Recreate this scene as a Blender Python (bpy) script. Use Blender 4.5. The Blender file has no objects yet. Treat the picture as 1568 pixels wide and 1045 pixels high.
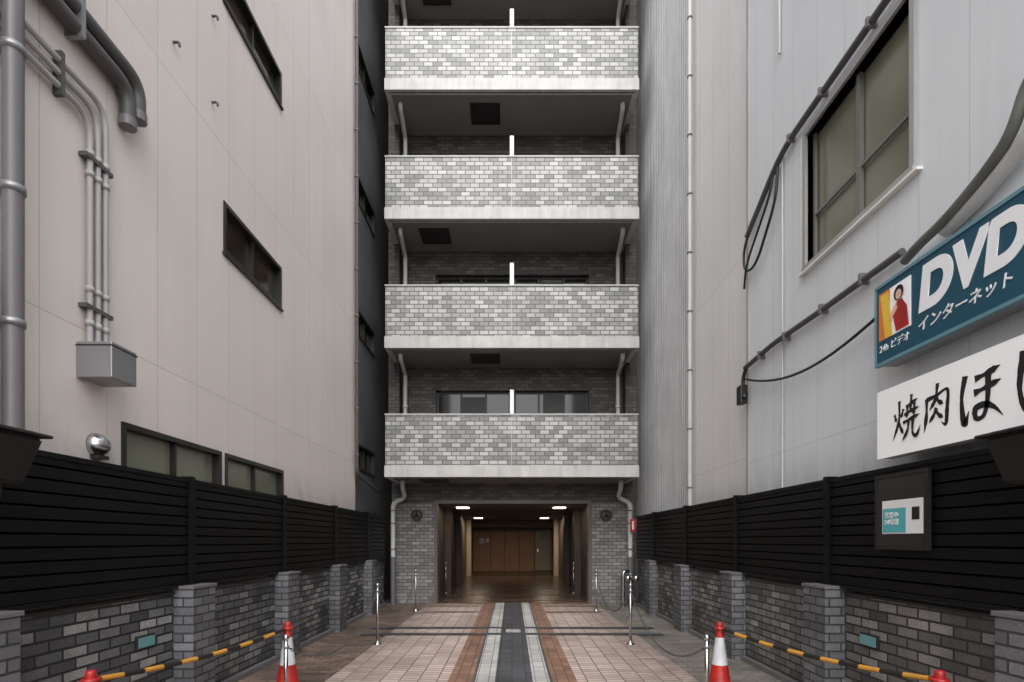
import bpy, bmesh, math, random
from mathutils import Vector, Matrix
random.seed(4)
scene=bpy.context.scene
F=827.0; CH=1.5
# ---------------------------------------------------------------- helpers
def link(ob,parent=None):
    scene.collection.objects.link(ob)
    if parent is not None:
        ob.parent=parent
        ob.matrix_parent_inverse=Matrix.Translation(-parent.location)
    return ob
def group(name,loc=(0,0,0)):
    e=bpy.data.objects.new(name,None); e.location=loc; e.empty_display_size=.2
    scene.collection.objects.link(e); return e
def new_mesh(name,bm,mats,parent,smooth=False):
    me=bpy.data.meshes.new(name); bm.normal_update(); bm.to_mesh(me); bm.free()
    for m in (mats if isinstance(mats,list) else [mats]): me.materials.append(m)
    if smooth:
        for p in me.polygons: p.use_smooth=True
    ob=bpy.data.objects.new(name,me); return link(ob,parent)
def add_box(bm,x0,x1,y0,y1,z0,z1,mi=0):
    x0,x1=sorted((x0,x1)); y0,y1=sorted((y0,y1)); z0,z1=sorted((z0,z1))
    v=[bm.verts.new(p) for p in [(x0,y0,z0),(x1,y0,z0),(x1,y1,z0),(x0,y1,z0),(x0,y0,z1),(x1,y0,z1),(x1,y1,z1),(x0,y1,z1)]]
    for f in [(0,3,2,1),(4,5,6,7),(0,1,5,4),(1,2,6,5),(2,3,7,6),(3,0,4,7)]:
        fa=bm.faces.new([v[i] for i in f]); fa.material_index=mi
def box(name,x0,x1,y0,y1,z0,z1,mat,parent,bevel=0):
    bm=bmesh.new(); add_box(bm,x0,x1,y0,y1,z0,z1)
    if bevel: bmesh.ops.bevel(bm,geom=bm.edges[:],offset=bevel,segments=2,affect='EDGES',profile=.5)
    return new_mesh(name,bm,mat,parent)
def boxes(name,lst,mat,parent):
    bm=bmesh.new()
    for b in lst: add_box(bm,*b)
    return new_mesh(name,bm,mat,parent)
def fillet(pts,d,n=6):
    pts=[Vector(p) for p in pts]
    if d<=0 or len(pts)<3: return pts
    out=[pts[0]]
    for i in range(1,len(pts)-1):
        a,b,c=pts[i-1],pts[i],pts[i+1]
        da=min(d,(a-b).length*.49); dc=min(d,(c-b).length*.49)
        p0=b+(a-b).normalized()*da; p2=b+(c-b).normalized()*dc
        for k in range(n+1):
            t=k/n; out.append(p0*(1-t)**2+b*2*t*(1-t)+p2*t*t)
    out.append(pts[-1]); return out
def tube(name,pts,r,mat,parent,fil=.1,res=3):
    cu=bpy.data.curves.new(name,'CURVE'); cu.dimensions='3D'; cu.bevel_depth=r; cu.bevel_resolution=res; cu.use_fill_caps=True
    P=fillet(pts,fil); s=cu.splines.new('POLY'); s.points.add(len(P)-1)
    for i,p in enumerate(P): s.points[i].co=(*p,1)
    s.use_smooth=True
    cu.materials.append(mat)
    return link(bpy.data.objects.new(name,cu),parent)
def lathe(name,prof,c,mats,parent,axis='Z',segs=28,mi=None):
    bm=bmesh.new(); rings=[]
    for r,z in prof:
        ring=[]
        for k in range(segs):
            a=2*math.pi*k/segs; p=(r*math.cos(a),r*math.sin(a),z)
            if axis=='Y': p=(p[0],p[2],p[1])
            if axis=='X': p=(p[2],p[0],p[1])
            ring.append(bm.verts.new((c[0]+p[0],c[1]+p[1],c[2]+p[2])))
        rings.append(ring)
    for i in range(len(rings)-1):
        for k in range(segs):
            f=bm.faces.new([rings[i][k],rings[i][(k+1)%segs],rings[i+1][(k+1)%segs],rings[i+1][k]])
            if mi: f.material_index=mi[i]
    bm.faces.new(rings[0]); bm.faces.new(rings[-1])
    bmesh.ops.recalc_face_normals(bm,faces=bm.faces[:])
    return new_mesh(name,bm,mats,parent,smooth=True)
def wall_cells(name,axis,p0,p1,u0,u1,v0,v1,holes,mat,parent):
    us=sorted(set([u0,u1]+[min(max(h[i],u0),u1) for h in holes for i in (0,1)]))
    vs=sorted(set([v0,v1]+[min(max(h[i],v0),v1) for h in holes for i in (2,3)]))
    bm=bmesh.new()
    for i in range(len(us)-1):
        for j in range(len(vs)-1):
            cu=(us[i]+us[i+1])/2; cv=(vs[j]+vs[j+1])/2
            if any(h[0]<cu<h[1] and h[2]<cv<h[3] for h in holes): continue
            if axis=='x': add_box(bm,p0,p1,us[i],us[i+1],vs[j],vs[j+1])
            else: add_box(bm,us[i],us[i+1],p0,p1,vs[j],vs[j+1])
    return new_mesh(name,bm,mat,parent)
# ---------------------------------------------------------------- materials
def base(name):
    m=bpy.data.materials.new(name); m.use_nodes=True; nt=m.node_tree
    b=nt.nodes['Principled BSDF']; return m,nt,b
def N(nt,t,**k):
    n=nt.nodes.new(t)
    for a,v in k.items(): setattr(n,a,v)
    return n
def math_(nt,op,a,b=None,c=None):
    n=N(nt,'ShaderNodeMath',operation=op)
    for i,x in enumerate((a,b,c)):
        if x is None: continue
        if isinstance(x,(int,float)): n.inputs[i].default_value=x
        else: nt.links.new(x,n.inputs[i])
    return n.outputs[0]
def mixc(nt,fac,a,b,mode='MIX'):
    n=N(nt,'ShaderNodeMix',data_type='RGBA',blend_type=mode)
    for idx,x in ((0,fac),(6,a),(7,b)):
        if isinstance(x,(int,float)): n.inputs[idx].default_value=x
        elif isinstance(x,tuple): n.inputs[idx].default_value=(*x[:3],1)
        else: nt.links.new(x,n.inputs[idx])
    return n.outputs[2]
def noise(nt,scale,stretch=(1,1,1),detail=2,rough=.55):
    g=N(nt,'ShaderNodeNewGeometry'); mp=N(nt,'ShaderNodeMapping'); mp.inputs['Scale'].default_value=stretch
    nt.links.new(g.outputs['Position'],mp.inputs[0])
    n=N(nt,'ShaderNodeTexNoise'); n.inputs['Scale'].default_value=scale; n.inputs['Detail'].default_value=detail; n.inputs['Roughness'].default_value=rough
    nt.links.new(mp.outputs[0],n.inputs[0]); return n.outputs[0]
def remap(nt,v,a,b,c,d):
    n=N(nt,'ShaderNodeMapRange'); nt.links.new(v,n.inputs[0])
    for i,x in enumerate((a,b,c,d)): n.inputs[i+1].default_value=x
    return n.outputs[0]
def N_comb(nt,v):
    n=N(nt,'ShaderNodeCombineColor')
    for i in range(3): nt.links.new(v,n.inputs[i])
    return n.outputs[0]
def weather(nt,col,amt,sc=1.5,streak=0):
    a=remap(nt,noise(nt,sc,detail=3),.3,.7,1-amt,1+amt*.4)
    if streak:
        s=remap(nt,noise(nt,3,(3,3,.18),4,.65),.45,.75,1,1-streak)
        a=math_(nt,'MULTIPLY',a,s)
    return mixc(nt,1,col,N_comb(nt,a),'MULTIPLY')
def plain(name,col,rough=.6,metal=0,amt=.12,sc=2,streak=0,bump=0,emit=0,fine=0,spec=.5):
    m,nt,b=base(name)
    rgb=N(nt,'ShaderNodeRGB'); rgb.outputs[0].default_value=(*col,1)
    c=weather(nt,rgb.outputs[0],amt,sc,streak); nt.links.new(c,b.inputs['Base Color'])
    b.inputs['Roughness'].default_value=rough; b.inputs['Metallic'].default_value=metal; b.inputs['Specular IOR Level'].default_value=spec
    if bump:
        bp=N(nt,'ShaderNodeBump'); bp.inputs['Strength'].default_value=bump; bp.inputs['Distance'].default_value=.004
        nt.links.new(noise(nt,60 if not fine else fine),bp.inputs['Height']); nt.links.new(bp.outputs[0],b.inputs['Normal'])
    if emit:
        b.inputs['Emission Color'].default_value=(*col,1); b.inputs['Emission Strength'].default_value=emit
    return m
def brick(name,stops,mortar,bw,bh,ms=.006,off=.5,rough=.55,bump=.5,dirt=.2,streak=0,voff=0,uoff=0,sc=1.5,swap=False,grain=.0,stain=None,edge=None,foot=None):
    m,nt,b=base(name)
    g=N(nt,'ShaderNodeNewGeometry'); sp=N(nt,'ShaderNodeSeparateXYZ'); nt.links.new(g.outputs['Position'],sp.inputs[0])
    sn=N(nt,'ShaderNodeSeparateXYZ'); nt.links.new(g.outputs['True Normal'],sn.inputs[0])
    gx=math_(nt,'GREATER_THAN',math_(nt,'ABSOLUTE',sn.outputs[0]),.5)
    gz=math_(nt,'GREATER_THAN',math_(nt,'ABSOLUTE',sn.outputs[2]),.5)
    X,Y,Z=sp.outputs
    u=math_(nt,'MULTIPLY_ADD',gx,math_(nt,'SUBTRACT',Y,X),X)
    v=math_(nt,'MULTIPLY_ADD',gz,math_(nt,'SUBTRACT',Y,Z),Z)
    u=math_(nt,'ADD',u,uoff+20*bw*10); v=math_(nt,'ADD',v,voff+bh*200)
    cb=N(nt,'ShaderNodeCombineXYZ')
    nt.links.new(v if swap else u,cb.inputs[0]); nt.links.new(u if swap else v,cb.inputs[1])
    br=N(nt,'ShaderNodeTexBrick'); br.offset=off; br.inputs['Scale'].default_value=1
    br.inputs['Color1'].default_value=(0,0,0,1); br.inputs['Color2'].default_value=(1,1,1,1); br.inputs['Mortar'].default_value=(.5,.5,.5,1)
    br.inputs['Mortar Size'].default_value=ms; br.inputs['Mortar Smooth'].default_value=.1
    br.inputs['Brick Width'].default_value=bw; br.inputs['Row Height'].default_value=bh
    nt.links.new(cb.outputs[0],br.inputs['Vector'])
    cr=N(nt,'ShaderNodeValToRGB'); e=cr.color_ramp.elements
    while len(e)<len(stops): e.new(.5)
    for i,(p,c) in enumerate(stops): e[i].position=p; e[i].color=(*c,1)
    nt.links.new(br.outputs['Color'],cr.inputs[0])
    col=cr.outputs[0]
    if grain:
        col=mixc(nt,1,col,N_comb(nt,remap(nt,noise(nt,90,detail=1),.3,.7,1-grain,1+grain)),'MULTIPLY')
    col=mixc(nt,br.outputs['Fac'],col,mortar)
    if stain:
        col=mixc(nt,remap(nt,noise(nt,stain[1],detail=5,rough=.65),.48,.68,0,stain[2]),col,stain[0])
    if edge: # grime that gathers towards the sides of the lane
        ex=remap(nt,math_(nt,'ABSOLUTE',X),edge[1],edge[2],0,1)
        ef=math_(nt,'MULTIPLY',ex,remap(nt,noise(nt,2.2,detail=5,rough=.65),.35,.6,.1,.8))
        col=mixc(nt,ef,col,edge[0])
    if foot: # grime along the foot of the wall
        ef=math_(nt,'MULTIPLY',remap(nt,Z,foot[1],foot[2],1,0),remap(nt,noise(nt,5,(1,1,.4),4,.65),.35,.65,.05,.7))
        col=mixc(nt,ef,col,foot[0])
    col=weather(nt,col,dirt,sc,streak)
    nt.links.new(col,b.inputs['Base Color'])
    b.inputs['Roughness'].default_value=rough
    bp=N(nt,'ShaderNodeBump'); bp.inputs['Strength'].default_value=bump; bp.inputs['Distance'].default_value=.006
    nt.links.new(math_(nt,'SUBTRACT',1,br.outputs['Fac']),bp.inputs['Height']); nt.links.new(bp.outputs[0],b.inputs['Normal'])
    return m
def g3(v,t=(1,1,1)): return (v*t[0],v*t[1],v*t[2])
W=(1.0,.99,.965)
M={}
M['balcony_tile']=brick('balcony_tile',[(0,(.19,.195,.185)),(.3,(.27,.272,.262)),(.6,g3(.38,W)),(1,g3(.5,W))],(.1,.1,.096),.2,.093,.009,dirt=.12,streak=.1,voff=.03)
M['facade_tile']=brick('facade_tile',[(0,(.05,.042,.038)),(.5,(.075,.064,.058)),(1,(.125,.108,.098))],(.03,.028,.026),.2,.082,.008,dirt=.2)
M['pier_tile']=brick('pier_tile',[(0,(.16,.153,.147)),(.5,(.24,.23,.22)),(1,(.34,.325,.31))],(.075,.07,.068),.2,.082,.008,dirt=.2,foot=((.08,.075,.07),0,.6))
M['wall_brick']=brick('wall_brick',[(0,(.05,.052,.057)),(.35,(.1,.103,.11)),(.7,(.19,.19,.192)),(1,(.34,.337,.33))],(.02,.02,.022),.21,.078,.009,dirt=.35,grain=.25,bump=.9,streak=.2,foot=((.035,.038,.03),0,.5))
M['wall_brick_r']=brick('wall_brick_warm',[(0,(.075,.072,.069)),(.35,(.135,.13,.123)),(.7,(.215,.205,.195)),(1,(.32,.308,.29))],(.035,.033,.031),.21,.078,.009,dirt=.3,grain=.25,bump=.9,streak=.2,foot=((.05,.05,.038),0,.5))
M['pillar_brick']=brick('pillar_brick',[(0,(.1,.102,.112)),(.5,(.145,.148,.16)),(1,(.2,.203,.218))],(.045,.045,.047),.21,.078,.008,dirt=.3,grain=.2,bump=.9,voff=.02,uoff=.05,foot=((.05,.052,.04),0,.5))
M['beige_pave']=brick('beige_paving',[(0,(.39,.305,.265)),(.5,(.48,.385,.34)),(1,(.55,.455,.41))],(.13,.105,.092),.1,.2,.007,off=.5,rough=.62,dirt=.22,bump=.5,sc=1.1,stain=((.2,.155,.13),.7,.4),swap=True,edge=((.14,.11,.09),1.15,2.0))
M['brown_pave']=brick('brown_paving',[(0,(.1,.07,.055)),(.5,(.165,.115,.09)),(1,(.24,.175,.14))],(.045,.037,.032),.2,.1,.006,rough=.48,dirt=.4,bump=.5,sc=.9,stain=((.07,.058,.05),1.2,.6))
M['grey_pave']=brick('grey_paving',[(0,(.16,.148,.128)),(.5,(.21,.195,.17)),(1,(.27,.252,.22))],(.08,.073,.063),.2,.1,.006,rough=.5,dirt=.4,bump=.5,sc=.9,stain=((.09,.085,.065),1.2,.6))
M['terra']=brick('terracotta_paving',[(0,(.2,.105,.07)),(1,(.28,.16,.11))],(.08,.055,.045),.12,.2,.005,off=0,rough=.6,dirt=.3)
M['white_pave']=brick('white_paving',[(0,(.42,.415,.4)),(1,(.54,.53,.51))],(.18,.17,.165),.125,.1,.005,off=0,rough=.6,dirt=.3)
M['dark_pave']=brick('dark_paving',[(0,(.05,.053,.06)),(1,(.085,.088,.1))],(.035,.035,.035),.15,.1,.005,off=0,rough=.55,dirt=.3)
M['asphalt']=plain('asphalt',(.05,.05,.052),.85,amt=.3,sc=3,bump=.5)
M['panel_l']=brick('wall_panel_warm',[(0,(.70,.64,.605)),(1,(.73,.67,.635))],(.55,.51,.48),.6,2.75,.005,off=0,rough=.6,dirt=.05,streak=.04,voff=-3.05,bump=.5,sc=.6,foot=((.4,.36,.33),1.9,2.6))
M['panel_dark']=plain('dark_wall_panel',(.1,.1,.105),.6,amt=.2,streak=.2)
M['panel_r']=brick('wall_panel_cool',[(0,(.66,.69,.71)),(1,(.68,.71,.73))],(.52,.55,.57),.45,3.1,.004,off=0,rough=.6,dirt=.05,streak=.06,voff=-2.5,bump=.5,sc=.6,foot=((.35,.35,.34),1.9,2.5))
M['panel_r2']=brick('wall_panel_far',[(0,(.68,.67,.66)),(1,(.71,.7,.69))],(.54,.53,.52),.6,2.75,.006,off=0,rough=.6,dirt=.05,streak=.06,voff=-2.6,bump=.5,sc=.6,foot=((.3,.27,.23),1.8,2.35))
M['corr']=plain('corrugated_steel',(.44,.442,.445),.55,amt=.12,streak=.2)
M['conc']=plain('pale_concrete',(.53,.52,.505),.75,amt=.14,sc=3,streak=.2,bump=.3)
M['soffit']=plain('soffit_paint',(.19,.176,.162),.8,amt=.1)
M['cap']=plain('parapet_cap',(.42,.42,.41),.5)
M['black']=plain('black_aluminium',(.005,.005,.0055),.45,amt=.2,spec=.2)
M['blackp']=plain('black_plastic',(.012,.011,.01),.4)
M['frame']=plain('bronze_frame',(.03,.027,.025),.4,metal=.3)
M['frame_l']=plain('aluminium_frame',(.42,.42,.41),.4,metal=.3)
M['frame_m']=plain('grey_sash',(.2,.2,.19),.4,metal=.3)
M['frost']=plain('frosted_glass',(.2,.205,.15),.2,amt=.12,sc=1)
M['glass']=plain('dark_glass',(.012,.012,.012),.06,amt=.05)
M['glassw']=plain('warm_glass',(.045,.033,.024),.1,amt=.5,sc=2)
M['curtain']=plain('curtain_cloth',(.12,.12,.12),.9)
M['white']=plain('white_paint',(.8,.8,.78),.45,amt=.06)
M['pvc_w']=plain('white_pvc',(.55,.55,.53),.45,amt=.1,streak=.15)
M['pvc_g']=plain('grey_pvc',(.15,.14,.147),.4,amt=.1)
M['pvc_m']=plain('beige_conduit',(.4,.385,.38),.45,amt=.1)
M['pvc_d']=plain('dark_conduit',(.085,.08,.08),.5,amt=.15)
M['hose']=plain('flexible_hose',(.13,.13,.12),.55,amt=.3,sc=6)
M['steel']=plain('stainless_steel',(.5,.5,.5),.25,metal=1,amt=.1)
M['steel_d']=plain('galvanised_steel',(.33,.33,.34),.45,metal=.7,amt=.15)
M['chain']=plain('chain_steel',(.16,.16,.16),.45,metal=.7,amt=.15)
M['red']=plain('red_plastic',(.4,.015,.012),.45,amt=.3,sc=8)
M['yellow']=plain('yellow_plastic',(.5,.24,.03),.45,amt=.2,sc=8)
M['reflect']=plain('reflective_tape',(.55,.57,.6),.4,amt=.2,sc=8)
M['teal']=plain('sign_teal',(.005,.072,.12),.35,amt=.05)
M['signw']=plain('sign_white',(.88,.88,.88),.35,amt=.02,emit=.1)
M['letter']=plain('sign_letter_white',(.88,.9,.91),.4,amt=.02)
M['ink']=plain('sign_ink',(.008,.008,.008),.5)
M['orange']=plain('sign_orange',(.8,.2,.03),.4)
M['sy']=plain('sign_yellow',(.85,.55,.05),.4)
M['skin']=plain('printed_skin',(.8,.5,.36),.5)
M['cyan']=plain('poster_cyan',(.1,.42,.46),.5)
M['plate']=plain('foot_light_lens',(.12,.3,.32),.2)
M['wood']=plain('wood_panel',(.48,.24,.13),.45,amt=.15,sc=3)
M['cream']=plain('cream_paint',(.5,.42,.32),.5,amt=.08)
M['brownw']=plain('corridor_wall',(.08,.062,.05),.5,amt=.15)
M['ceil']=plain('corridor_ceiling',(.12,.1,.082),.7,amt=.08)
M['cfloor']=brick('corridor_floor_tile',[(0,(.055,.035,.028)),(1,(.085,.055,.043))],(.16,.12,.095),.3,.3,.006,off=0,rough=.25,dirt=.2,bump=.2)
m,nt,b=base('lamp_lens'); b.inputs['Emission Color'].default_value=(1,.86,.66,1); b.inputs['Emission Strength'].default_value=6; M['lamp']=m
M['vent']=plain('hatch_metal',(.02,.019,.018),.5)

# ---------------------------------------------------------------- ground
def sheet(name,x0,x1,y0,y1,z,mat,parent=None):
    bm=bmesh.new(); vs=[bm.verts.new(p) for p in [(x0,y0,z),(x1,y0,z),(x1,y1,z),(x0,y1,z)]]; bm.faces.new(vs)
    return new_mesh(name,bm,mat,parent)
sheet('ground',-300,300,-300,300,0,M['asphalt'])
pv=group('paved_alley',(0,6,0))
sheet('brown_brick_side',-2.97,0,-2.2,12.9,.004,M['brown_pave'],pv)
sheet('grey_brick_side',0.0005,2.93,-2.2,12.9,.004,M['grey_pave'],pv)
sheet('beige_field',-1.98,1.98,-2.2,12.9,.008,M['beige_pave'],pv)
for n,a,b_,mt in [('terracotta_stripe',-.68,-.42,'terra'),('white_stripe',-.42,-.15,'white_pave'),('dark_stripe',-.15,.19,'dark_pave'),('white_stripe',.19,.43,'white_pave'),('terracotta_stripe',.43,.69,'terra')]:
    if 'white' in n:
        sheet(n,a+.03,b_-.03,-2.2,12.9,.016,M[mt],pv)
        sheet('joint_border',a,b_,-2.2,12.9,.012,M['dark_pave'],pv)
    else: sheet(n,a,b_,-2.2,12.9,.012,M[mt],pv)
for y in (9.28,1.6):
    for a,b_ in ((-2.4,-.13),(.17,2.4)):
        sheet('cross_band_dark',a,b_,y-.8,y-.62,.02,M['dark_pave'],pv)
        sheet('cross_band_dark',a,b_,y-.18,y,.02,M['dark_pave'],pv)
    sheet('crossing_white',-.1,.14,y-.55,y-.25,.016,M['white_pave'],pv)
for y in (12.3,11.3,12.75):
    sheet('threshold_band',-1.88,-.7,y-.12,y,.02,M['terra'],pv); sheet('threshold_band',.7,1.88,y-.12,y,.02,M['terra'],pv)
g=group('drain_grating',(2.4,10.4,0)) 
bm=bmesh.new()
for i in range(12): add_box(bm,2.25,2.6,10.2+i*.035,10.215+i*.035,.006,.02)
add_box(bm,2.23,2.25,10.18,10.64,.006,.022); add_box(bm,2.6,2.62,10.18,10.64,.006,.022)
new_mesh('grate_bars',bm,M['steel_d'],g)

# ---------------------------------------------------------------- apartment building at the end
ap=group('apartment_building',(0,13,0))
FY=12.9; X0,X1=-2.87,2.9; BF=11.6; S=2.77; ZB=2.86; NF=6
holes=[(-1.78,1.82,-.01,2.4)]
for k in range(NF):
    zb=ZB+S*k; holes.append((-1.82,1.84,zb+.2,zb+2.22))
wall_cells('pier_wall','y',FY,FY+.3,X0,X1,0,2.4,[holes[0]],M['pier_tile'],ap)
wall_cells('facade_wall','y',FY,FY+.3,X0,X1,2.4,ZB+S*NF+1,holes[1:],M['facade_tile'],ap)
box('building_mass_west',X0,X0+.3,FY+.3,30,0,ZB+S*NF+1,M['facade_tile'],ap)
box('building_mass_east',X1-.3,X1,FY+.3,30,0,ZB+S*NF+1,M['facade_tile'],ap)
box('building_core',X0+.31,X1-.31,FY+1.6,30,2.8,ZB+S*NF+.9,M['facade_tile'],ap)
box('roof_slab',X0-.1,X1+.1,FY-.1,30,ZB+S*NF+1.001,ZB+S*NF+1.3,M['conc'],ap)
pil=[]
for a,b_ in ((X0+.002,-2.62),(2.64,X1-.002)): pil.append((a,b_,12.55,FY-.001,3.1,ZB+S*NF))
boxes('side_pilasters',pil,M['facade_tile'],ap)
hatchx=[-1.73,-.6,-1.73,-.6,-1.73,-.6]
for k in range(NF):
    zb=ZB+S*k
    L,R=-2.72,2.71
    box('balcony_slab',L-.02,R+.02,BF-.02,FY-.002,zb,zb+.25,M['conc'],ap,.006)
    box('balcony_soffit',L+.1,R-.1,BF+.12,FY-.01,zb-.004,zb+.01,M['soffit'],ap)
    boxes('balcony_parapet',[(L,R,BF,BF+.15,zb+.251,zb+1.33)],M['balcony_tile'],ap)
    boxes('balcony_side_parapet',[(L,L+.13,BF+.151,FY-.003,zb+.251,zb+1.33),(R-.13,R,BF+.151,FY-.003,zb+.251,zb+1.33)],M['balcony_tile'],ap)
    box('parapet_cap',L-.015,R+.015,BF-.015,BF+.17,zb+1.331,zb+1.365,M['cap'],ap,.004)
    box('parapet_joint',-.012,-.0,BF-.003,BF+.01,zb+.252,zb+1.33,M['conc'],ap)
    box('drip_groove',L+.06,R-.06,BF+.05,BF+.07,zb-.006,zb+.01,M['vent'],ap)
    hx=hatchx[k]
    boxes('escape_hatch',[(hx-.3,hx+.3,11.95,12.5,zb-.02,zb+.005)],M['vent'],ap)
    boxes('escape_hatch_frame',[(hx-.33,hx-.3,11.92,12.53,zb-.028,zb+.005),(hx+.3,hx+.33,11.92,12.53,zb-.028,zb+.005),(hx-.3,hx+.3,11.92,11.95,zb-.028,zb+.005),(hx-.3,hx+.3,12.5,12.53,zb-.028,zb+.005)],M['frame'],ap)
    box('partition_board',-.02,.02,BF+.225,FY-.01,zb+.27,zb+1.9,M['white'],ap)
    box('partition_post',-.045,.04,BF+.18,BF+.22,zb+.26,zb+1.93,M['white'],ap)
    z0,z1=zb+.2,zb+2.22
    bm=bmesh.new()
    for cx0,cx1 in ((-1.82,-.03),(.05,1.84)):
        n=3; w=(cx1-cx0)
        add_box(bm,cx0,cx1,13.02,13.08,z1-.05,z1); add_box(bm,cx0,cx1,13.02,13.08,z0,z0+.05)
        for i in range(n+1):
            xx=cx0+w*i/n; xx=min(max(xx,cx0+.025),cx1-.025)
            add_box(bm,xx-.025,xx+.025,13.01,13.07,z0+.051,z1-.051)
    new_mesh('window_frames',bm,M['frame'],ap)
    box('window_divider_wall',-.029,.049,12.905,13.19,z0,z1,M['facade_tile'],ap)
    boxes('window_glass',[(-1.82,-.03,13.04,13.045,z0+.05,z1-.05),(.05,1.84,13.04,13.045,z0+.05,z1-.05)],M['glass'],ap)
    boxes('curtain',[(-1.2,-.65,13.033,13.038,z0+.06,z1-.12),(.75,1.28,13.033,13.038,z0+.06,z1-.06)] if k==0 else [(.7,1.2,13.033,13.038,z0+.06,z1-.06)],M['curtain'],ap)
    for sx,xx in ((-1,-2.5),(1,2.48)):
        if k>0:
            tube('balcony_drain_pipe',[(xx-sx*.03,11.95,zb+.02),(xx-sx*.03,11.95,zb-.1),(xx,12.65,zb-.25),(xx,12.65,zb-S+.3)],.05,M['pvc_w'],ap,.1)
            lathe('pipe_collar',[(.06,-.03),(.06,.03)],(xx,12.65,zb-1.0),M['pvc_w'],ap)
boxes('entrance_frame',[(-1.86,-1.781,12.86,13.0,0,2.46),(1.821,1.9,12.86,13.0,0,2.46),(-1.78,1.82,12.86,13.0,2.38,2.46)],plain('entrance_trim',(.12,.1,.085),.4),ap)
box('corridor_floor',-1.9,1.94,12.901,27,-.05,.022,M['cfloor'],ap)
for yy in (13.3,14.6,16.5,19,22): sheet('floor_band',-1.7,1.74,yy,yy+.12,.026,M['terra'],ap)
box('corridor_wall_west',-2.4,-1.9,13.21,27,0,2.8,M['brownw'],ap)
box('corridor_wall_east',1.94,2.4,13.21,27,0,2.8,M['brownw'],ap)
box('corridor_ceiling',-1.9,1.94,13.21,27,2.39,2.5,M['ceil'],ap)
box('corridor_beam',-1.9,1.94,24.2,24.6,2.1,2.39,M['ceil'],ap)
box('corridor_end_wall',-1.9,1.94,26.4,26.6,0,2.39,M['wood'],ap)
for i,xx in enumerate((-1.05,-.35,.35,1.1)): box('panel_joint',xx-.012,xx+.012,26.38,26.4,.05,2.1,M['vent'],ap)
box('panel_top_rail',-1.9,1.94,26.37,26.4,2.0,2.12,M['frame'],ap)
box('corridor_door',1.14,1.86,26.3,26.395,.05,2.05,M['cream'],ap,.01)
boxes('door_sign',[(1.4,1.62,26.28,26.3,1.6,1.82)],M['cyan'],ap)
box('door_handle',1.22,1.28,26.25,26.3,.95,1.1,M['steel'],ap)
boxes('wall_notice',[(-1.6,-1.35,26.36,26.38,1.35,1.62),(-1.28,-1.1,26.36,26.38,1.4,1.6)],M['white'],ap)
for yy in (15.2,18.2,22.6):
    box('corridor_pilaster',-1.899,-1.72,yy,yy+.5,.022,2.388,M['cream'] if yy>22 else M['brownw'],ap)
    box('corridor_pilaster',1.76,1.939,yy,yy+.5,.022,2.388,M['cream'] if yy>22 else M['brownw'],ap)
    boxes('corridor_door_panel',[(-1.899,-1.87,yy+.9,yy+1.9,.022,2.05),(1.91,1.939,yy+.9,yy+1.9,.022,2.05)],M['cream'],ap)
for yy in (14.5,21.2):
    for xx in (-1.32,1.27):
        box('ceiling_lamp',xx-.16,xx+.16,yy-.16,yy+.16,2.365,2.392,M['lamp'],ap)
        ld=bpy.data.lights.new('corridor_lamp','AREA'); ld.shape='DISK'; ld.size=.25; ld.energy=4 if yy<20 else 24; ld.color=(1,.8,.58)
        lo=bpy.data.objects.new('corridor_lamp_light',ld); lo.location=(xx,yy,2.35); link(lo,ap)
def emblem(x,z):
    g=group('round_wall_emblem',(x,12.85,z))
    bm=bmesh.new(); R=.14; n=32
    rings=[]
    for k in range(n):
        a=2*math.pi*k/n
        rings.append([bm.verts.new((x+rr*math.cos(a),yy,z+rr*math.sin(a))) for rr,yy in ((R,12.84),(R-.035,12.84),(R-.035,12.9),(R,12.9))])
    for k in range(n):
        A=rings[k];B_=rings[(k+1)%n]
        for j in range(4): bm.faces.new([A[j],B_[j],B_[(j+1)%4],A[(j+1)%4]])
    bmesh.ops.recalc_face_normals(bm,faces=bm.faces[:])
    new_mesh('ring',bm,M['vent'],g)
    for a in (90,210,330):
        tube('spoke',[(x,12.86,z),(x+.12*math.cos(math.radians(a)),12.86,z+.12*math.sin(math.radians(a)))],.014,M['vent'],g)
    lathe('hub',[(.035,-.03),(.035,.03)],(x,12.86,z),M['vent'],g,'Y')
    lathe('back_disc',[(.11,-.005),(.11,.005)],(x,12.892,z),M['pvc_g'],g,'Y')
emblem(-2.27,2.1); emblem(2.24,2.1)
for sx,xx in ((-1,-2.78),(1,2.76)):
    g=group('downpipe',(xx,12.6,1.5))
    xs=xx-sx*.28
    tube('pipe',[(xs,12.3,2.87),(xs,12.3,2.72),(xs,12.62,2.5),(xx,12.62,2.38),(xx,12.62,1.1)],.055,M['pvc_w'],g,.12)
    tube('lower_pipe',[(xx,12.62,1.12),(xx,12.62,0.0)],.06,M['pvc_g'],g)
    for z in (1.3,1.9,2.2): lathe('bracket',[(.065,-.015),(.065,.015)],(xx,12.62,z),M['pvc_g'],g)
g=group('fire_hydrant_sign',(2.8,12.5,1.8)); box('plate',2.74,2.86,12.5,12.52,1.7,2.0,M['red'],g); box('lettering',2.78,2.82,12.494,12.499,1.75,1.95,M['white'],g)
g=group('siamese_fire_connection',(2.66,12.2,.5))
tube('riser',[(2.66,12.1,0),(2.66,12.1,.72)],.05,M['steel'],g)
tube('second_riser',[(2.52,12.25,0),(2.52,12.25,.8),(2.66,12.3,.8)],.04,M['steel'],g)
for dx in (-.09,.09):
    tube('inlet',[(2.66,12.1,.66),(2.66+dx,11.95,.66)],.04,M['steel'],g,0)
    lathe('inlet_cap',[(.055,-.02),(.06,0),(.055,.03)],(2.66+dx,11.93,.66),M['steel'],g,'Y')
lathe('flange',[(.09,0),(.09,.02)],(2.66,12.1,.01),M['steel_d'],g)
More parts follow.
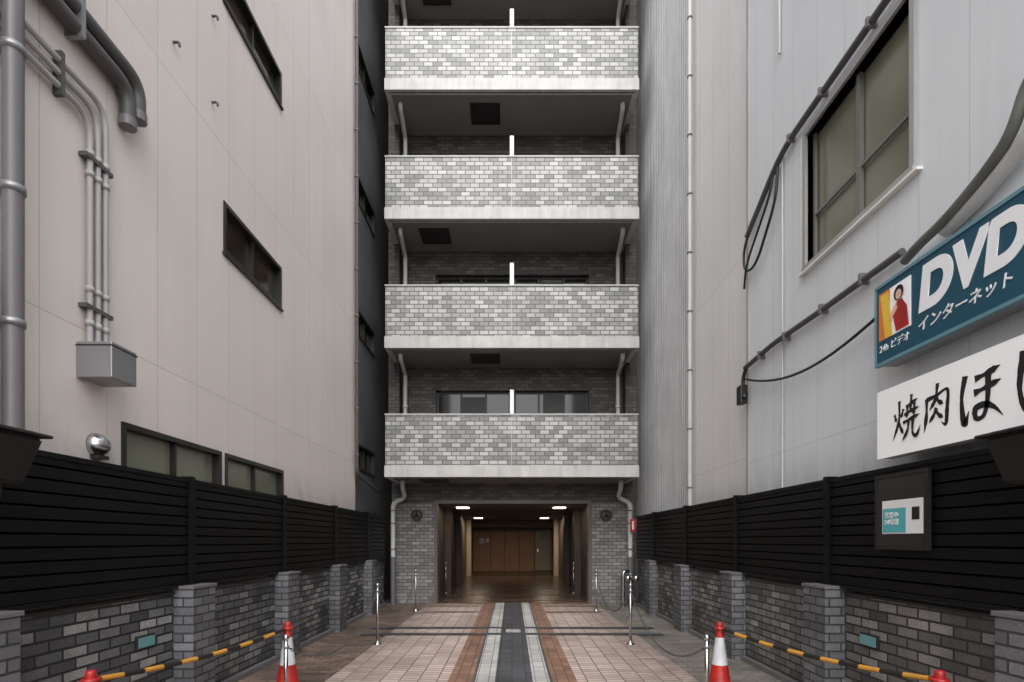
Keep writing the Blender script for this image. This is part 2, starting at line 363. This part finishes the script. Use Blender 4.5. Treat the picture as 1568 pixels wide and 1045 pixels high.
lathe('valve_wheel',[(.07,0),(.07,.02)],(2.66,12.1,.74),M['steel_d'],g)

# ---------------------------------------------------------------- left building
HB=12.7; HF=16.5
lb=group('office_building',(-5,6,0)); LX=-3.15
winL=[(5.89,7.36,4.65,5.21),(5.89,7.36,7.4,7.86),(5.89,7.36,10.15,10.61),(4.35,5.84,2.0,2.46),(5.92,7.42,2.0,2.46)]
wall_cells('panel_wall','x',LX,LX-.2,-1.5,10.85,0,HB,winL,M['panel_l'],lb)
box('building_body',LX-.2005,-12,-1.5,10.85,0,HB,M['panel_l'],lb)
darkw=[(11.0,12.4,2.95+2.75*k,3.5+2.75*k) for k in range(5)]
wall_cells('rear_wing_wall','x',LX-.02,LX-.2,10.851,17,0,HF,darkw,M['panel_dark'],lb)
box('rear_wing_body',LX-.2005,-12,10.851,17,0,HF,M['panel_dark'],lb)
for i,(a,b_,c,d) in enumerate(winL+darkw):
    lx=LX+ (0.015 if i<5 else .0)
    fr=M['frame']; t=.045
    boxes('window_frame',[(lx-.12,lx,a,b_,d-t,d),(lx-.12,lx,a,b_,c,c+t),(lx-.12,lx,a,a+t,c+t+.0005,d-t-.0005),(lx-.12,lx,b_-t,b_,c+t+.0005,d-t-.0005),(lx-.1,lx-.04,(a+b_)/2-.018,(a+b_)/2+.018,c+t,d-t)],fr,lb)
    box('window_glass',lx-.09,lx-.085,a+t,b_-t,c+t,d-t,M['frost'] if i in(3,4) else M['glassw'],lb)
boxes('window_sill',[(LX-.1,LX+.03,a-.02,b_+.02,c-.03,c-.001) for a,b_,c,d in winL[:3]],M['frame'],lb)
for y,z in ((5.02,1.5+763*5.02/F),(5.67,1.5+803*5.67/F),(5.67,1.5+671*5.67/F)):
    tube('wall_hook',[(LX,y,z),(LX+.06,y,z),(LX+.06,y,z-.04)],.012,M['pvc_d'],lb,.02)
g=group('drain_downpipe',(-3.05,3.27,4))
tube('pipe',[(-3.05,3.3,0),(-3.05,3.3,HB)],.055,M['pvc_g'],g)
for z in (1.5+333*3.3/F,1.5+538*3.3/F,1.5+753*3.3/F,6):
    lathe('pipe_clamp',[(.064,-.02),(.064,.02)],(-3.05,3.3,z),M['steel_d'],g); box('clamp_bracket',LX,-3.09,3.28,3.32,z-.015,z+.015,M['steel_d'],g)
tube('second_pipe',[(-3.07,3.1,0),(-3.07,3.1,3.1),(-3.07,2.6,3.2),(-3.07,2.6,HB)],.04,M['pvc_d'],g,.1)
g=group('rainwater_pipe',(-3.05,10.76,6))
tube('pipe',[(-3.08,10.72,HB),(-3.08,10.72,2.82),(-3.06,12.3,2.62)],.035,M['pvc_d'],g,.15)
for k in range(10): lathe('pipe_clamp',[(.045,-.015),(.045,.015)],(-3.08,10.72,3.2+k*.92),M['pvc_g'],g)
g=group('cable_conduit_bundle',(-3.1,4,4))
for i in range(3):
    y=3.98+i*.075; z=4.62+.09*i
    tube('conduit',[(-3.11,y,2.9),(-3.11,y,z),(-3.11,2.2,z)],.021,M['pvc_m'],g,.16)
    for zz in (3.1,3.35,4.2,4.35): lathe('coupling',[(.028,-.02),(.028,.02)],(-3.11,y,zz),M['pvc_m'],g)
for zz in (3.2,4.3): box('conduit_strap',LX,-3.085,3.92,4.18,zz,zz+.03,M['pvc_d'],g)
for yy in (3.7,3.35): box('conduit_strap',LX,-3.085,yy,yy+.03,4.56,4.86,M['pvc_d'],g)
g=group('air_conditioner_duct',(-3.05,4,5.1))
for i in range(2):
    z=5.12+.14*i; y=4.33+.12*i
    tube('duct',[(-3.08,1.8,z),(-3.08,y,z),(-3.08,y,z-.3)],.055,M['pvc_d'],g,.16)
    tube('duct_end',[(-3.08,y,z-.24),(-3.08,y,z-.31)],.064,M['pvc_g'],g)
for yy in (3.2,3.8): box('duct_strap',LX,-3.02,yy,yy+.03,5.05,5.33,M['steel_d'],g)
g=group('pull_box',(-3.0,4.05,2.8))
box('body',LX,-2.89,3.9,4.16,2.68,2.94,M['steel_d'],g,.006); box('lid_seam',LX,-2.886,3.896,4.165,2.91,2.918,M['frame'],g)
g=group('round_vent_cap',(-3.1,4.08,2.23))
lathe('dome',[(.09,0),(.09,.02),(.078,.05),(.05,.085),(.02,.1)],(LX,4.08,2.22),M['steel'],g,'X')
box('slot',LX+.0,LX+.07,4.03,4.13,2.115,2.14,M['frame'],g)

# ---------------------------------------------------------------- right building
rb=group('commercial_building',(5,6,0)); RX=3.05; HR=11.2
winR=[(4.11,5.57,4.33,5.68),(4.3,5.5,7.6,8.9)]
wall_cells('panel_wall_near','x',RX,RX+.2,-1.5,7.0,0,HR,winR,M['panel_r'],rb)
box('body_near',RX+.2005,12,-1.5,7.0,0,HR,M['panel_r'],rb)
box('panel_wall_mid',RX+.08,12,7.0005,9.4,0,HR,M['panel_r2'],rb)
bm=bmesh.new(); y=9.4
prof=[(0,0),(.05,0),(.065,.022),(.115,.022),(.13,0)]
pts=[]
while y<16.5:
    for a,b_ in prof[:-1]: pts.append((RX+.07-b_,y+a))
    y+=.13
va=[bm.verts.new((p[0],p[1],0)) for p in pts]; vb=[bm.verts.new((p[0],p[1],HF)) for p in pts]
for i in range(len(pts)-1): bm.faces.new([va[i],va[i+1],vb[i+1],vb[i]])
new_mesh('corrugated_cladding',bm,M['corr'],rb)
box('body_far',RX+.09,12,9.4005,16.5,0,HF,M['corr'],rb)
boxes('corner_trim',[(RX-.008,RX+.09,6.96,7.01,0,HR),(RX+.02,RX+.1,9.36,9.44,0,HR)],M['frame_l'],rb)
for a,b_,c,d in winR:
    t=.05
    boxes('window_frame',[(RX-.03,RX+.1,a-t,b_+t,d,d+t),(RX-.04,RX+.1,a-t,b_+t,c-t,c),(RX-.03,RX+.1,a-t,a,c+.0005,d-.0005),(RX-.03,RX+.1,b_,b_+t,c+.0005,d-.0005)],M['frame_l'],rb)
    mid=(a+b_)/2
    boxes('window_sash',[(RX+.05,RX+.09,mid-.025,mid+.025,c,d),(RX+.06,RX+.08,a,mid-.026,c+.5,c+.53),(RX+.06,RX+.08,mid+.026,b_,c+.5,c+.53),(RX+.055,RX+.085,a,b_,c,c+.04),(RX+.055,RX+.085,a,a+.03,c+.041,d),(RX+.055,RX+.085,b_-.03,b_,c+.041,d)],M['frame_m'],rb)
    box('window_glass',RX+.1,RX+.105,a,b_,c,d,M['frost'],rb)
    boxes('window_flashing',[(RX-.05,RX+.02,a-.1,b_+.1,c-t-.02,c-t-.001),(RX-.012,RX+.03,b_+t+.001,b_+t+.07,c-t,d+t)],M['white'],rb)
g=group('rainwater_pipe',(3.0,9.15,6))
tube('pipe',[(3.03,9.2,HR+1),(3.03,9.2,1.95)],.035,M['pvc_w'],g)
for k in range(9): lathe('pipe_clamp',[(.045,-.012),(.045,.012)],(3.03,9.2,2.4+k*1.0),M['pvc_g'],g)
g=group('wall_conduit',(3.0,5.9,4))
tube('conduit',[(3.03,6.05,2.0),(3.03,6.05,5.85)],.012,M['pvc_w'],g)
tube('conduit_upper',[(3.02,6.1,7.0),(3.02,6.1,HR)],.014,M['pvc_w'],g)
g=group('power_cable_run',(3.0,5,5))
tube('upper_conduit',[(3.0,1.5,5.83),(3.0,6.0,5.83),(3.0,6.9,5.38)],.032,M['pvc_d'],g,.3)
tube('cable_loop',[(3.0,6.1,5.72),(2.98,6.1,5.35),(2.98,6.6,4.85),(3.0,6.98,4.95),(3.0,7.0,5.3),(3.0,6.4,5.65)],.016,M['blackp'],g,.22)
tube('cable_tail',[(3.0,6.2,5.7),(2.97,6.25,5.45),(2.97,6.85,5.0),(3.0,6.98,4.75)],.014,M['blackp'],g,.2)
for y in (5.8,5.2,4.5,3.9,3.4): box('cable_clip',2.96,RX,y,y+.03,5.79,5.87,M['pvc_g'],g)
g=group('lower_cable_run',(3.0,5,3.7))
tube('conduit',[(3.0,4.15,3.72),(3.0,5.2,3.73),(3.0,6.2,3.76),(3.0,6.95,3.72)],.03,M['pvc_d'],g,.2)
tube('conduit_tail',[(3.0,6.9,3.73),(3.0,7.02,3.6),(3.0,7.0,3.4)],.024,M['blackp'],g,.1)
P=[]
for i in range(15):
    t=i/14; P.append((2.99,4.3+2.6*t,3.36+.2*t-.36*math.sin(math.pi*t)**.9*(.6)))
tube('slack_cable',P,.014,M['blackp'],g,0)
for y in (4.6,5.2,5.9,6.5): box('cable_clip',2.965,RX,y,y+.03,3.69,3.78,M['pvc_g'],g)
g=group('security_camera',(2.98,7.0,3.35))
box('housing',2.93,3.02,6.92,7.06,3.26,3.5,M['blackp'],g,.012); lathe('lens',[(.03,-.02),(.03,.02)],(2.975,6.91,3.34),M['glass'],g,'Y'); box('bracket',3.02,RX,6.97,7.01,3.36,3.42,M['frame'],g)
g=group('flexible_duct_hose',(2.9,3.4,4.5))
def PX(px,py,X): 
    Y=X*F/(px-784); return (X,Y,1.5+(828-py)*Y/F)
hp=[PX(1620,60,2.92),PX(1575,120,2.92),PX(1552,200,2.92),PX(1520,250,2.93),PX(1480,300,2.94),PX(1440,345,2.95),PX(1412,370,2.96),PX(1385,400,2.99)]
tube('hose',hp,.034,M['hose'],g,.12)
tube('pale_duct',[(p[0]+.05,p[1]-.14,p[2]) for p in hp[:7]],.05,M['pvc_w'],g,.15)
# ---------------------------------------------------------------- signs
def text(name,body,y,z,x,size,mat,parent,offset=0,shear=0,sx=1,rot=0,extr=.002,space=1):
    cu=bpy.data.curves.new(name,'FONT'); cu.body=body; cu.size=size; cu.offset=offset; cu.shear=shear; cu.extrude=extr; cu.space_character=space
    cu.materials.append(mat)
    ob=bpy.data.objects.new(name,cu)
    R=Matrix(((0,0,-1),(-1,0,0),(0,1,0))).to_4x4()
    link(ob,parent)
    ob.matrix_basis=Matrix.Translation((x,y,z))@R@Matrix.Rotation(rot,4,'Z')@Matrix.Diagonal((sx,1,1,1))
    return ob
def poly(name,pts,x,mat,parent):
    bm=bmesh.new(); bm.faces.new([bm.verts.new((x,p[0],p[1])) for p in pts]); 
    return new_mesh(name,bm,mat,parent)
def brush(name,strokes,y0,z0,w,h,x,mat,parent,wid=.02):
    """brush-written glyph: every stroke is a flat ribbon that swells and tapers"""
    bm=bmesh.new()
    for si,st in enumerate(strokes):
        P=[Vector((p[0]*w,p[1]*h)) for p in st]
        Q=[P[0]*2-P[1]]+P+[P[-1]*2-P[-2]]; C=[]
        for i in range(1,len(Q)-2):
            for k in range(8):
                t=k/8; a,b2,c,d2=Q[i-1],Q[i],Q[i+1],Q[i+2]
                C.append(.5*((2*b2)+(c-a)*t+(2*a-5*b2+4*c-d2)*t*t+(3*b2-a-3*c+d2)*t**3))
        C.append(P[-1]); n=len(C); xx=x-.0004*si; rows=[]
        for i,c in enumerate(C):
            t=i/(n-1); tg=(C[min(i+1,n-1)]-C[max(i-1,0)]); 
            if tg.length<1e-9: tg=Vector((1,0))
            tg.normalize(); nn=Vector((-tg.y,tg.x))
            ww=wid*(.7+.6*math.cos(math.pi*1.6*t)**2*.7 if t<.75 else 1.0*(1-t)/.25+.08)*(.9+.2*random.random())
            rows.append((bm.verts.new((xx,y0-(c+nn*ww).x,z0+(c+nn*ww).y)),bm.verts.new((xx,y0-(c-nn*ww).x,z0+(c-nn*ww).y))))
        for i in range(n-1): bm.faces.new([rows[i][0],rows[i+1][0],rows[i+1][1],rows[i][1]])
    return new_mesh(name,bm,mat,parent)
sg=group('video_shop_sign',(2.9,3.4,3.15)); SX=2.85
box('sign_box',SX+.02,RX-.03,2.2,4.235,2.86,3.46,M['steel_d'],sg,.004)
box('sign_face',SX+.004,SX+.019,2.21,4.225,2.875,3.45,M['teal'],sg)
boxes('sign_rim',[(SX-.004,SX+.03,2.2,4.24,3.451,3.475),(SX-.004,SX+.03,2.2,4.24,2.85,2.874),(SX-.004,SX+.03,4.2255,4.24,2.875,3.45)],plain('sign_rim_blue',(.12,.26,.32),.4),sg)
boxes('sign_bracket',[(RX-.03,RX,3.8,3.86,2.9,3.4),(RX-.03,RX,2.6,2.66,2.9,3.4)],M['frame'],sg)
text('lettering_dvd','DVD',3.79,3.11,SX,.40,M['letter'],sg,.022,.14,.93,space=1.05)
text('lettering_internet','インターネット',3.80,2.965,SX,.1,M['letter'],sg,.0,.15,1.05)
text('lettering_internet_bold','インターネット',3.797,2.967,SX-.001,.1,M['letter'],sg,.0,.15,1.05)
text('lettering_video','24h ビデオ',4.19,2.95,SX,.07,M['letter'],sg,.0,.1,.95)
box('picture_panel',SX-.001,SX+.003,3.86,4.19,3.04,3.4,M['signw'],sg)
poly('picture_orange',[(4.19,3.04),(4.19,3.4),(4.07,3.4),(4.07,3.04)],SX-.003,M['orange'],sg)
poly('picture_yellow',[(4.12,3.04),(4.17,3.38),(4.08,3.38),(4.04,3.04)],SX-.005,M['sy'],sg)
def disc(name,y,z,ry,rz,x,mat,par): return poly(name,[(y+ry*math.cos(a*math.pi/10),z+rz*math.sin(a*math.pi/10)) for a in range(20)],x,mat,par)
poly('figure_dress',[(4.0,3.05),(4.03,3.17),(3.99,3.27),(3.94,3.27),(3.89,3.2),(3.87,3.05)],SX-.007,M['red'],sg)
poly('figure_arm',[(4.0,3.26),(4.07,3.18),(4.05,3.15),(3.98,3.22)],SX-.009,M['skin'],sg)
disc('figure_hair',3.97,3.325,.05,.055,SX-.009,M['ink'],sg); disc('figure_face',3.968,3.312,.03,.036,SX-.011,M['skin'],sg)
rs=group('restaurant_sign',(2.85,3.3,2.37)); SX2=2.8
box('sign_box',SX2+.01,RX-.12,2.0,4.135,2.125,2.625,M['frame_l'],rs,.004)
box('sign_face',SX2,SX2+.009,2.0,4.14,2.12,2.63,M['signw'],rs)
boxes('sign_arm',[(RX-.12,RX,3.9,3.95,2.2,2.5),(RX-.12,RX,2.5,2.55,2.2,2.5)],M['frame'],rs)
yaki=[[(.04,.68),(.12,.48)],[(.4,.76),(.3,.55)],[(.24,.98),(.22,.5),(-.02,.02)],[(.23,.42),(.4,.14)],[(.5,.78),(.7,.84),(.95,.9)],[(.72,1.05),(.67,.66)],[(.44,.6),(.7,.66),(1,.7)],[(.57,.78),(.54,.5)],[(.84,.82),(.8,.52)],[(.4,.41),(.7,.47),(1.03,.52)],[(.62,.45),(.57,.2),(.36,-.04)],[(.78,.46),(.77,.12),(.92,.04),(1.06,.26)]]
niku=[[(.15,.77),(.14,.4),(.06,.0)],[(.14,.74),(.5,.78),(.87,.84),(.86,.4),(.82,.08),(.66,.16)],[(.54,1.05),(.46,.7),(.25,.48)],[(.5,.72),(.6,.62),(.74,.55)],[(.5,.5),(.4,.34),(.24,.2)],[(.48,.44),(.6,.32),(.74,.24)]]
ho=[[(.12,.95),(.03,.5),(.1,.0),(.22,.24)],[(.36,.82),(.65,.86),(.95,.93)],[(.34,.55),(.65,.6),(.97,.67)],[(.68,.88),(.67,.4),(.58,.08),(.4,.05),(.38,.24),(.6,.28),(.82,.18),(1.02,-.02)]]
shi=[[(.35,1.03),(.26,.4),(.4,.0),(.7,.04),(1.02,.38)]]
brush('lettering_yaki',yaki,3.96,2.22,.25,.29,SX2-.002,M['ink'],rs,.0125)
brush('lettering_niku',niku,3.68,2.23,.24,.29,SX2-.002,M['ink'],rs,.014)
brush('lettering_ho',ho,3.37,2.22,.29,.31,SX2-.002,M['ink'],rs,.019)
brush('lettering_shi',shi,3.05,2.22,.28,.31,SX2-.002,M['ink'],rs,.021)
# ---------------------------------------------------------------- brick walls & fences
def side(sgn,inner,wallx,fx,mat):
    w=group('brick_wall',(wallx,5,0)); 
    box('wall_panel',wallx,wallx+sgn*.12,-1.5,12.5,0,1.03,mat,w)
    box('wall_coping',wallx-sgn*.01,wallx+sgn*.13,-1.5,12.5,1.031,1.05,M['frame'],w)
    for k in range(-2,5):
        yb=3.08+2.02*k
        box('pillar',inner,wallx+sgn*.1,yb-.36,yb,0,1.07,M['pillar_brick'],w,.006)
        box('pillar_cap',inner-sgn*.012,wallx+sgn*.1,yb-.372,yb+.012,1.071,1.1,M['pvc_g'],w,.004)
    box('plinth',wallx-sgn*.06,wallx-sgn*.001,-1.5,12.5,.003,.06,M['pvc_g'],w)
    f=group('louver_fence',(fx,5,1.5))
    bm=bmesh.new(); z=1.12; 
    while z<1.99:
        vs=[]
        for y in (-1.5,12.5):
            vs.append([bm.verts.new(p) for p in ((fx,y,z),(fx,y,z+.07),(fx+sgn*.035,y,z+.085),(fx+sgn*.035,y,z))])
        A,B_=vs
        for j in range(4): bm.faces.new([A[j],A[(j+1)%4],B_[(j+1)%4],B_[j]])
        bm.faces.new(A); bm.faces.new(B_[::-1]); z+=.079+.007
    bmesh.ops.recalc_face_normals(bm,faces=bm.faces[:])
    new_mesh('louver_slats',bm,M['black'],f)
    box('backing_sheet',fx+sgn*.04,fx+sgn*.045,-1.5,12.5,1.1,2.03,M['black'],f)
    boxes('rails',[(fx-sgn*.012,fx+sgn*.06,-1.5,12.5,2.025,2.06),(fx-sgn*.012,fx+sgn*.06,-1.5,12.5,1.085,1.115)],M['black'],f)
    boxes('posts',[(fx-sgn*.03,fx+sgn*.07,3.08+2.02*k-.21,3.08+2.02*k-.15,1.101,2.08) for k in range(-2,5)],M['black'],f)
side(-1,-2.8,-2.97,-2.93,M['wall_brick']); side(1,2.75,2.92,2.88,M['wall_brick_r'])
for x,y,s in ((-2.97,4.36,-1),(2.92,4.4,1)):
    g=group('wall_foot_light',(x,y,.68))
    box('housing',x-s*.02,x+s*.001,y-.11,y+.11,.63,.74,M['frame'],g,.004); box('lens',x-s*.026,x-s*.019,y-.095,y+.095,.645,.725,M['plate'],g)
g=group('notice_board',(2.86,3.96,1.7))
box('clear_case',2.85,2.865,3.7,4.22,1.44,1.98,plain('board_plastic',(.04,.037,.035),.15),g)
boxes('case_rim',[(2.84,2.866,3.69,4.23,1.975,2.0),(2.84,2.866,3.69,4.23,1.43,1.455),(2.84,2.866,3.69,3.715,1.456,1.974),(2.84,2.866,4.205,4.23,1.456,1.974)],M['frame'],g)
box('poster_paper',2.845,2.849,3.74,4.15,1.55,1.8,M['white'],g)
box('poster_cyan',2.842,2.8449,3.9,4.14,1.56,1.74,M['cyan'],g)
box('poster_photo',2.842,2.8449,3.77,3.84,1.65,1.74,M['frame'],g)
text('poster_text','営業中\n24時間',4.12,1.67,2.8405,.05,M['white'],g,0)
for s,x in ((-1,-2.70),(1,2.72)):
    g=group('floodlight',(x,2.85,1.95))
    bm=bmesh.new()
    T=[(x-.1,2.68,2.07),(x+.1,2.68,2.07),(x+.1,3.02,2.07),(x-.1,3.02,2.07)]
    Bt=[(x-.06,2.76,1.8),(x+.06,2.76,1.8),(x+.06,2.93,1.8),(x-.06,2.93,1.8)]
    a=[bm.verts.new(p) for p in T]; b_=[bm.verts.new(p) for p in Bt]
    for j in range(4): bm.faces.new([a[j],a[(j+1)%4],b_[(j+1)%4],b_[j]])
    bm.faces.new(a); bm.faces.new(b_); bmesh.ops.recalc_face_normals(bm,faces=bm.faces[:])
    bmesh.ops.bevel(bm,geom=bm.edges[:],offset=.02,segments=3,affect='EDGES')
    new_mesh('lamp_body',bm,M['blackp'],g)
    box('lamp_visor',x-.115,x+.115,2.66,3.05,2.071,2.09,M['blackp'],g,.008)
    box('lamp_glass',x-.09,x+.09,2.7,2.96,2.091,2.095,M['glass'],g)
    tube('arm',[(x,2.83,1.82),(x,2.83,1.72),(s*2.93,2.83,1.72)],.02,M['blackp'],g,.04)
# ---------------------------------------------------------------- chain posts and chain
def post(x,y,h=.87):
    g=group('chain_post',(x,y,0))
    lathe('pole',[(.019,0),(.019,h-.03)],(x,y,.01),M['steel'],g)
    lathe('base_flange',[(.06,0),(.06,.012),(.03,.03),(.022,.06)],(x,y,.008),M['steel'],g)
    lathe('cap',[(.012,-.01),(.026,0),(.03,.022),(.022,.042),(.008,.05)],(x,y,h-.03),M['steel'],g)
    lathe('chain_ring',[(.027,0),(.032,.008),(.027,.016)],(x,y,h-.1),M['steel_d'],g)
def chain(p,q,sag):
    p=Vector(p);q=Vector(q); L=(q-p).length; n=int(L/.052)
    bm=bmesh.new()
    for i in range(n):
        t=(i+.5)/n; c=p.lerp(q,t); c.z-=sag*4*t*(1-t)
        t2=t+.01; c2=p.lerp(q,t2); c2.z-=sag*4*t2*(1-t2); d=(c2-c).normalized()
        sidev=d.cross(Vector((0,0,1))).normalized(); up=sidev.cross(d)
        bn=sidev if i%2 else up; rs_=[]
        for k in range(10):
            a=2*math.pi*k/10; o=d*math.cos(a)*.032+bn*math.sin(a)*.013
            ax=(d*math.cos(a)+bn*math.sin(a)); ay=d.cross(bn)
            rs_.append([bm.verts.new(c+o+ax*.004*math.cos(j*math.pi/2)+ay*.004*math.sin(j*math.pi/2)) for j in range(4)])
        for k in range(10):
            A=rs_[k];B_=rs_[(k+1)%10]
            for j in range(4): bm.faces.new([A[j],B_[j],B_[(j+1)%4],A[(j+1)%4]])
    bmesh.ops.recalc_face_normals(bm,faces=bm.faces[:])
    new_mesh('barrier_chain',bm,M['chain'],None,True)
for s,X_ in ((-1,(-2.03,-1.93,-2.03,-1.99)),(1,(1.75,1.70,1.78,1.85))):
    ys=(4.85,7.75,11.4,15.1); hs=(.64,.87,.87,.87)
    for x,y,h in zip(X_,ys,hs): post(x if y<13 else x*.93,y,h)
    for i in range(2): chain((X_[i],ys[i],hs[i]-.09),(X_[i+1],ys[i+1],hs[i+1]-.09),.5 if i!=0 else .4)
# ---------------------------------------------------------------- cones & bars
def cone(x,y):
    g=group('traffic_cone',(x,y,0))
    H=.7
    def r(z): return .108+( .025-.108)*(z/H)
    prof=[(.13,.028),(.112,.05)]+[(r(z),z) for z in (.3,.3001,.56,.5601,.66)]+[(.03,.68),(.028,.7),(.018,.705)]
    mi=[0]*(len(prof)-1)
    for i in range(len(prof)-1):
        zm=(prof[i][1]+prof[i+1][1])/2
        if .3<zm<.56: mi[i]=1
    lathe('cone_body',prof,(x,y,.01),[M['red'],M['reflect']],g,mi=mi)
    box('cone_base',x-.18,x+.18,y-.18,y+.18,.022,.05,M['red'],g,.012)
def bar(p,q):
    g=group('cone_bar',tuple((Vector(p)+Vector(q))/2)); p=Vector(p);q=Vector(q); n=12
    def at(t):
        v=p.lerp(q,t); v.z-=.05*4*t*(1-t); return v
    for i in range(n):
        a=.03+.94*i/n; b_=.03+.94*(i+1)/n
        tube('stripe',[at(a),at((a+b_)/2),at(b_)],.0175,M['yellow'] if i%2 else M['blackp'],g,0)
    for c,nm in ((p,'ring_end'),(q,'ring_end')):
        lathe(nm,[(.036,-.012),(.05,-.012),(.05,.012),(.036,.012)],c,M['red'],g)
cs=[(-2.16,5.2),(-2.55,3.27),(2.0,5.2),(2.59,3.27)]
for c in cs: cone(*c)
bar((-2.16,5.2,.655),(-2.55,3.27,.655)); bar((2.0,5.2,.655),(2.59,3.27,.655))
bm=bmesh.new()
for i in range(260):
    s=random.choice((-1,1)); x=s*(2.74-abs(random.gauss(0,.35))); y=random.uniform(3,12.6); r_=random.uniform(.006,.018); a=random.uniform(0,6.28)
    if x>2.72 or x<-2.78: continue
    v=[bm.verts.new((x+r_*math.cos(a+k*1.57)*(1 if k%2 else .5),y+r_*math.sin(a+k*1.57)*(1 if k%2 else .5),.024+random.uniform(0,.006))) for k in range(4)]
    bm.faces.new(v)
new_mesh('leaf_litter',bm,plain('dry_leaf',(.16,.12,.06),.8,amt=.4,sc=20),None)

# ---------------------------------------------------------------- light, world, camera
w=bpy.data.worlds.new('World'); scene.world=w; w.use_nodes=True; nt=w.node_tree
bg=nt.nodes['Background']; sky=nt.nodes.new('ShaderNodeTexSky'); sky.sky_type='NISHITA'; sky.sun_disc=False
EL=52; sky.sun_elevation=math.radians(EL); sky.sun_rotation=math.radians(180); sky.dust_density=3; sky.air_density=1
hs=nt.nodes.new('ShaderNodeHueSaturation'); hs.inputs['Saturation'].default_value=.25; hs.inputs['Value'].default_value=2.6
nt.links.new(sky.outputs[0],hs.inputs['Color']); nt.links.new(hs.outputs[0],bg.inputs[0]); bg.inputs[1].default_value=.15
sd=bpy.data.lights.new('sun','SUN'); sd.energy=1.3; sd.angle=math.radians(90); sd.color=(1,.965,.92)
so=bpy.data.objects.new('sun',sd); scene.collection.objects.link(so)
az=math.radians(180); d=Vector((math.sin(az)*math.cos(math.radians(EL)),math.cos(az)*math.cos(math.radians(EL)),math.sin(math.radians(EL))))
so.rotation_euler=d.to_track_quat('Z','Y').to_euler(); so.location=(0,-5,20)
cd=bpy.data.cameras.new('camera'); co=bpy.data.objects.new('camera',cd); scene.collection.objects.link(co)
co.location=(0,0,CH); co.rotation_euler=(math.pi/2,0,0); cd.sensor_width=36; cd.lens=36*F/1568; cd.shift_y=305.5/1568; cd.clip_end=1000; cd.clip_start=.05
scene.camera=co
scene.view_settings.view_transform='Standard'; scene.view_settings.look='None'; scene.view_settings.exposure=0
